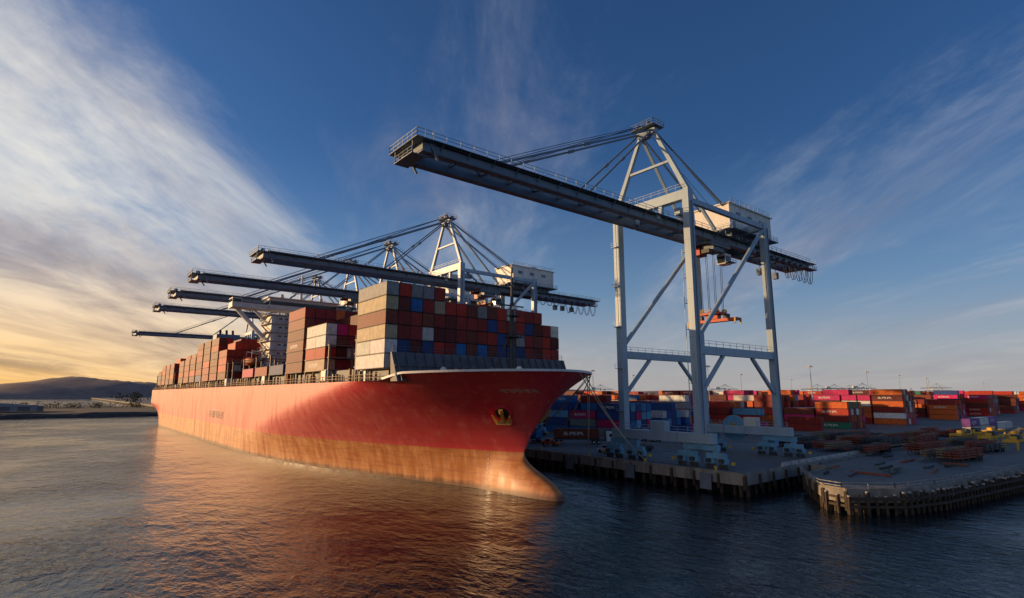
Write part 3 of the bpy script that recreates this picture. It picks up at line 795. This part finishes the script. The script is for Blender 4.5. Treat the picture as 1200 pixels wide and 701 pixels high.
def truck(X,Y,rz,ccol,cab=white,name='container_truck'):
    e=empty(name,(X,Y,QZ)); e.rotation_euler=(0,0,rz)
    mb=MB()
    mb.box((0,0,1.05),(.9,7,.3),steel_dk)
    vs=[]
    prof=[(1.0,.7),(3.2,.7),(3.3,1.6),(3.1,1.9),(2.85,3.0),(2.6,3.3),(1.0,3.3)]
    for s_ in (-1.22,1.22): vs+=[(s_,y,z) for y,z in prof]
    n=len(prof); mb.add(vs,[tuple(range(n))[::-1],tuple(range(n,2*n))]+[(i,(i+1)%n,n+(i+1)%n,n+i) for i in range(n)],cab)
    mb.add([(-1.05,3.13,1.95),(1.05,3.13,1.95),(.98,2.9,2.95),(-.98,2.9,2.95)],[(0,1,2,3)],glass)
    for s_ in (-1,1):
        mb.box((s_*1.235,2.2,2.4),(.02,.95,.8),glass); mb.box((s_*1.45,2.9,2.4),(.2,.12,.7),black); mb.cyl((s_*.9,.7,.9),(s_*.9,.7,3.6),.09,steel_dk,8)
        mb.box((s_*.85,3.33,1.1),(.35,.06,.2),white)
    mb.box((0,3.36,.75),(2.3,.15,.3),steel_dk); mb.box((0,3.3,1.35),(1.2,.06,.45),steel_dk)
    mb.obj('tractor_cab').parent=e
    mb=MB()
    for y in (2.3,-1.2,-2.5,-11.3,-12.6):
        for s_ in (-1,1):
            mb.cyl((s_*.8,y,.5),(s_*1.2,y,.5),.5,black,16); mb.cyl((s_*1.1,y,.5),(s_*1.22,y,.5),.22,white,10)
    mb.obj('wheels').parent=e
    mb=MB(); mb.box((-.45,-7,1.3),(.16,12.4,.35),steel_dk); mb.box((.45,-7,1.3),(.16,12.4,.35),steel_dk)
    for k in range(6): mb.box((0,-1.2-k*2.3,1.36),(2.3,.16,.2),steel_dk)
    mb.obj('trailer_chassis').parent=e
    if ccol:
        cb=CB(); cb.add(-1.22,-13.3,1.52,2.44,12.19,2.6,ccol,1); cb.obj('container').parent=e
truck(27,107,-2.3,C['brn']); truck(26,170,0,C['mar']); truck(14,132,0,C['blu']); truck(44,104,0.05,None); truck(86,100,1.4,C['mag'])

def pickup(X,Y,rz,mat,z=QZ):
    e=empty('pickup_truck',(X,Y,z)); e.rotation_euler=(0,0,rz); mb=MB()
    prof=[(-2.6,.5),(2.6,.5),(2.65,1.0),(1.4,1.15),(.8,1.75),(-.5,1.8),(-.75,1.15),(-2.6,1.15)]
    n=len(prof); vs=[]
    for s_ in (-.92,.92): vs+=[(s_*(.86 if z_>1.5 else 1),y,z_) for y,z_ in prof]
    mb.add(vs,[tuple(range(n))[::-1],tuple(range(n,2*n))]+[(i,(i+1)%n,n+(i+1)%n,n+i) for i in range(n)],mat)
    for s_ in (-1,1): mb.add([(s_*.91,-.5,1.2),(s_*.91,1.15,1.2),(s_*.83,.75,1.68),(s_*.83,-.4,1.7)],[(0,1,2,3)],glass)
    mb.add([(-.8,1.42,1.2),(.8,1.42,1.2),(.72,.86,1.72),(-.72,.86,1.72)],[(0,1,2,3)],glass)
    mb.box((0,-1.7,1.17),(1.5,1.6,.04),black)
    mb.obj('body').parent=e; mb=MB()
    for y in (-1.7,1.7):
        for s_ in (-1,1): mb.cyl((s_*.7,y,.38),(s_*.96,y,.38),.38,black,14)
    mb.obj('wheels').parent=e
pickup(10,90,.1,white); pickup(12,112,.2,redp); pickup(20,88,.9,steel_dk)

chm=paint('chassis_rust_red',(.30,.075,.04),.7,var=.4,rust=.3); chb=paint('chassis_tan',(.30,.21,.12),.7,var=.4)
for (X,Y,n,L,rz) in ((58,56.5,9,12,1.5),(76,58,9,12,1.52),(70,43,6,12,1.45),(94,56,8,12,1.5),(104,46,6,12,1.5),(112,60,8,12,1.55),(88,70,9,12,1.5),(62,71,8,12,1.5),(84,38,5,12,1.45),(135,58,7,12,1.5),(106,72,9,12,1.5),(58,37,5,12,1.45)):
    e=empty('chassis_stack',(X,Y,QZ)); e.rotation_euler=(0,0,rz); mb=MB(); 
    for r in range(n):
        x=(r-n/2)*1.45; nn=random.randint(1,4); mt=random.choice([chm,chb,chm,steel_dk])
        zb=-.25 if Y<51 else 0
        for k in range(nn):
            z=zb+.9+k*.5
            for s_ in (-.4,.4): mb.box((x+s_,0,z),(.14,L,.3),mt)
            for q in range(5): mb.box((x,-L/2+.3+q*(L-.6)/4,z+.02),(1.3,.16,.22),mt)
        for q in (-L/2+1.2,-L/2+2.3):
            for s_ in (-.5,.5): mb.cyl((x+s_-.12,q,zb+.48),(x+s_+.12,q,zb+.48),.48,black,10)
        mb.beam((x-.4,L/2-2,zb),(x-.4,L/2-2,zb+.8),.12,.12,steel_dk); mb.beam((x+.4,L/2-2,zb),(x+.4,L/2-2,zb+.8),.12,.12,steel_dk)
    mb.obj('chassis_frames').parent=e
for (X,Y,z0) in ((114,40,-.25),(130,47,-.25),(102,33,-.25),(128,37,-.25),(146,46,-.25),(120,47.5,-.25),(142,38,-.25)):
    e=empty('spreader_frame',(X,Y,QZ+z0)); e.rotation_euler=(0,0,1.45+random.uniform(-.1,.1)); mb=MB()
    for s_ in (-1,1): mb.box((s_*.9,0,2.1),(.35,12,.55),yellow)
    for y in (-6,-2,2,6): mb.box((0,y,2.1),(3.0,.45,.6),yellow)
    for y in (-6,6):
        for s_ in (-1,1): mb.box((s_*1.3,y,1.0),(.3,.3,2.0),yellow); mb.beam((s_*1.3,y,.2),(s_*1.3,y*.7,1.9),.15,.15,yellow)
    mb.box((0,0,2.9),(1.8,2.4,1.2),steel_dk); mb.box((0,3,2.7),(1.2,1.2,.9),yellow)
    mb.obj('frame').parent=e
def lpole(X,Y,h=30):
    e=empty('light_mast',(X,Y,QZ)); mb=MB(); mb.cyl((0,0,0),(0,0,h),.28,cr1,10,.12)
    mb.cyl((0,0,h-.3),(0,0,h),1.0,cr1,14)
    for k in range(6):
        a=k*math.pi/3; mb.box((1.1*math.cos(a),1.1*math.sin(a),h-.55),(.45,.45,.35),white,a)
    mb.cyl((0,0,0),(0,0,1.0),.7,conc,12)
    mb.obj('mast').parent=e
for X,Y in ((66,130),(150,150),(190,120),(290,130),(145,220),(380,140),(92,250),(230,260),(480,150),(340,280),(600,180),(720,160),(60,320),(800,300),(950,200),(560,320),(430,240),(270,200)): lpole(X,Y,27)
def lamp(X,Y,h=7):
    e=empty('street_lamp',(X,Y,QZ-.25)); mb=MB(); mb.cyl((0,0,0),(0,0,h),.09,steel_dk,8,.06); mb.beam((0,0,h),(1.2,0,h+.15),.07,.07,steel_dk); mb.box((1.3,0,h+.1),(.6,.25,.12),white); mb.cyl((0,0,0),(0,0,.4),.2,conc,8); mb.obj('pole').parent=e
lamp(66,34)
e=empty('timber_baulk',(26,39,QZ-.25)); mb=MB()
for k in range(18): 
    rz_=random.choice([0,1.57,.1,-.2])+random.uniform(-.1,.1)
    mb.box((random.uniform(-14,30),random.uniform(-7,7),.18+random.choice([0,0,.36])),(random.uniform(2,7),random.uniform(.25,.6),.34),random.choice([pile,pile,fascia,chm,steel_dk]),rz_)
mb.obj('baulks').parent=e
e=empty('concrete_barrier',(30,50,QZ)); mb=MB()
for k in range(16): 
    x=-14+k*3.4
    mb.add([(x,2.0,0),(x+3,2.0,0),(x+3,2.6,0),(x,2.6,0),(x,2.2,.85),(x+3,2.2,.85),(x+3,2.4,.85),(x,2.4,.85)],[(4,5,6,7),(0,1,5,4),(1,2,6,5),(2,3,7,6),(3,0,4,7)],capm)
mb.obj('barriers').parent=e
e=empty('pier_guard_rail',(0,0,QZ-.25)); mb=MB()
for p,q in zip(P2[2:8],P2[3:9]): mb.rail((p[0]+.8,p[1]+.9,0),(q[0]+.8,q[1]+.9,0),linem,.9,3,.08)
mb.obj('rail').parent=e

whm=paint('warehouse_blue',(.25,.38,.48),.6,var=.15); roof=paint('warehouse_roof',(.30,.31,.32),.7); shedm=paint('shed_grey',(.16,.15,.14),.7)
def ware(X,Y,lx,ly,h,mt):
    e=empty('warehouse',(X,Y,QZ)); mb=MB(); mb.box((0,0,h/2),(lx,ly,h),mt)
    vs=[]
    for y in (-ly/2-.5,ly/2+.5): vs+=[(-lx/2-.5,y,h),(0,y,h+3),(lx/2+.5,y,h),(lx/2+.5,y,h-.4),(-lx/2-.5,y,h-.4)]
    mb.add(vs,[(0,1,2,3,4)[::-1],(5,6,7,8,9),(0,5,6,1)[::-1],(1,6,7,2)[::-1],(2,7,8,3)[::-1],(4,9,5,0)[::-1]],roof)
    for k in range(int(ly/12)): mb.box((-lx/2-.05,-ly/2+6+k*12,2.5),(.15,4.5,5),roof)
    for k in range(int(lx/12)): mb.box((-lx/2+6+k*12,-ly/2-.05,2.5),(4.5,.15,5),roof)
    mb.obj('building').parent=e
ware(180,640,90,160,12,whm); ware(700,760,160,90,12,white); ware(1100,620,200,80,14,roof); ware(420,820,120,120,10,white); ware(1500,500,160,120,14,whm)

m,t,b=newmat('hill_scrub'); oc=t.node('ShaderNodeTexCoord').outputs['Object']
n=t.noise(oc,.01,8,.65); t.lk(t.ramp(n,[(.35,(.22,.14,.12)),(.55,(.34,.23,.18)),(.7,(.17,.13,.11))]),b.inputs['Base Color']); b.inputs['Roughness'].default_value=1; hillm=m  # warm distance haze is mixed into the scrub colours
def nz(x,y,f):
    return math.sin(x*f*1.3+y*f*.7)+.6*math.sin(x*f*2.9-y*f*1.9+1.3)+.35*math.sin(x*f*6.1+y*f*4.3+.7)
def hills(name,x0,x1,y0,y1,H,nx=120,ny=16,prof=None):
    vs=[];fs=[]
    for j in range(ny+1):
        for i in range(nx+1):
            X=x0+(x1-x0)*i/nx; Y=y0+(y1-y0)*j/ny; e=math.sin(math.pi*min(1,max(0,j/ny)))**.8
            e2=min(1,6*i/nx,6*(nx-i)/nx); hh=H*(prof(X) if prof else 1)*(.78+.12*nz(X,Y,.004))+4*nz(X,Y,.03)*.5
            vs.append((X,Y,max(-1,e*e2*hh)-.5))
    for j in range(ny):
        for i in range(nx): a=j*(nx+1)+i; fs.append((a,a+1,a+nx+2,a+nx+1))
    mb=MB(); mb.add(vs,fs,hillm); mb.obj(name,smooth=True)
hills('hills',-1600,900,2600,3600,94,prof=lambda X:.5+.6*math.exp(-((X-60)/300)**2))
hills('hills',500,9000,6500,8600,150,prof=lambda X:.6+.2*math.sin(X*.0011))
hills('hills',3000,9000,1500,5000,70,prof=lambda X:.7)
mb=MB(); rock=paint('riprap_rock',(.06,.05,.045),.95,var=.6,scale=.3,bump=.6); dirt=paint('shore_dirt',(.045,.038,.03),.95,var=.6,scale=.05)
N=120
vs=[];fs=[]
for i in range(N+1):
    X=-1500+1480*i/N
    for dy,z in ((0,-1),(6,1.6+random.random()),(12,2.8+random.random()*.8),(20,3.0),(260,3.2),(270,-1)):
        vs.append((X,520+dy+random.uniform(-1,1)+(X+20)*.02,z))
for j,mt in ((0,rock),(1,rock),(2,rock),(3,dirt),(4,rock)):
    fs=[(i*6+j,i*6+6+j,i*6+7+j,i*6+j+1) for i in range(N)]
    mb.add(vs,fs,mt)
mb.obj('far_shore')
leaf=paint('tree_foliage',(.035,.045,.022),.9,var=.6,scale=.2)
def treeline(name,x0,x1,y0,y1,n,h0,h1,zb,wid=.5):
    vs=[];fs=[]
    for _ in range(n):
        X=random.uniform(x0,x1);Y=random.uniform(y0,y1);h=random.uniform(h0,h1)
        for _ in range(40):
            a=random.uniform(0,6.28); q=random.random()**.6; zz=zb+h*random.uniform(.03,1); rr=h*wid*q*math.sin(math.pi*min(.95,.25+(zz-zb)/h*.72))+.3
            cx,cy=X+rr*math.cos(a),Y+rr*math.sin(a); s_=h*.16; o=len(vs)
            for _ in range(3): vs.append((cx+random.uniform(-s_,s_),cy+random.uniform(-s_,s_),zz+random.uniform(-s_,s_)))
            fs.append((o,o+1,o+2))
        o=len(vs); vs+=[(X-.3,Y,zb),(X+.3,Y,zb),(X,Y,zb+h*.8)]; fs.append((o,o+1,o+2))
    mb=MB(); mb.add(vs,fs,leaf); mb.obj(name)
treeline('distant_trees',-900,-20,700,780,520,3,6,3,1.3)
treeline('distant_trees',0,2600,1100,1500,420,9,20,QZ,.7)
treeline('distant_trees',1500,3000,300,1100,380,9,20,QZ,.7)
for X,Y,lx,ly,h,mt in ((-130,600,60,16,4,shedm),(-230,640,80,18,5,shedm),(-350,610,40,14,4,shedm)):
    ware(X,Y,lx,ly,h,mt)
for X,Y,sc in ((1100,700,.5),(1250,560,.5),(1400,520,.55),(1700,700,.6),(900,900,.5),(1950,750,.6),(700,1000,.5),(2300,600,.7),(1600,420,.45),(1250,380,.35),(1050,480,.35)):
    place_crane(X,Y,1,-20,40,QZ,'distant_port_crane',random.uniform(0,3),sc)
print('objects',len(bpy.data.objects))
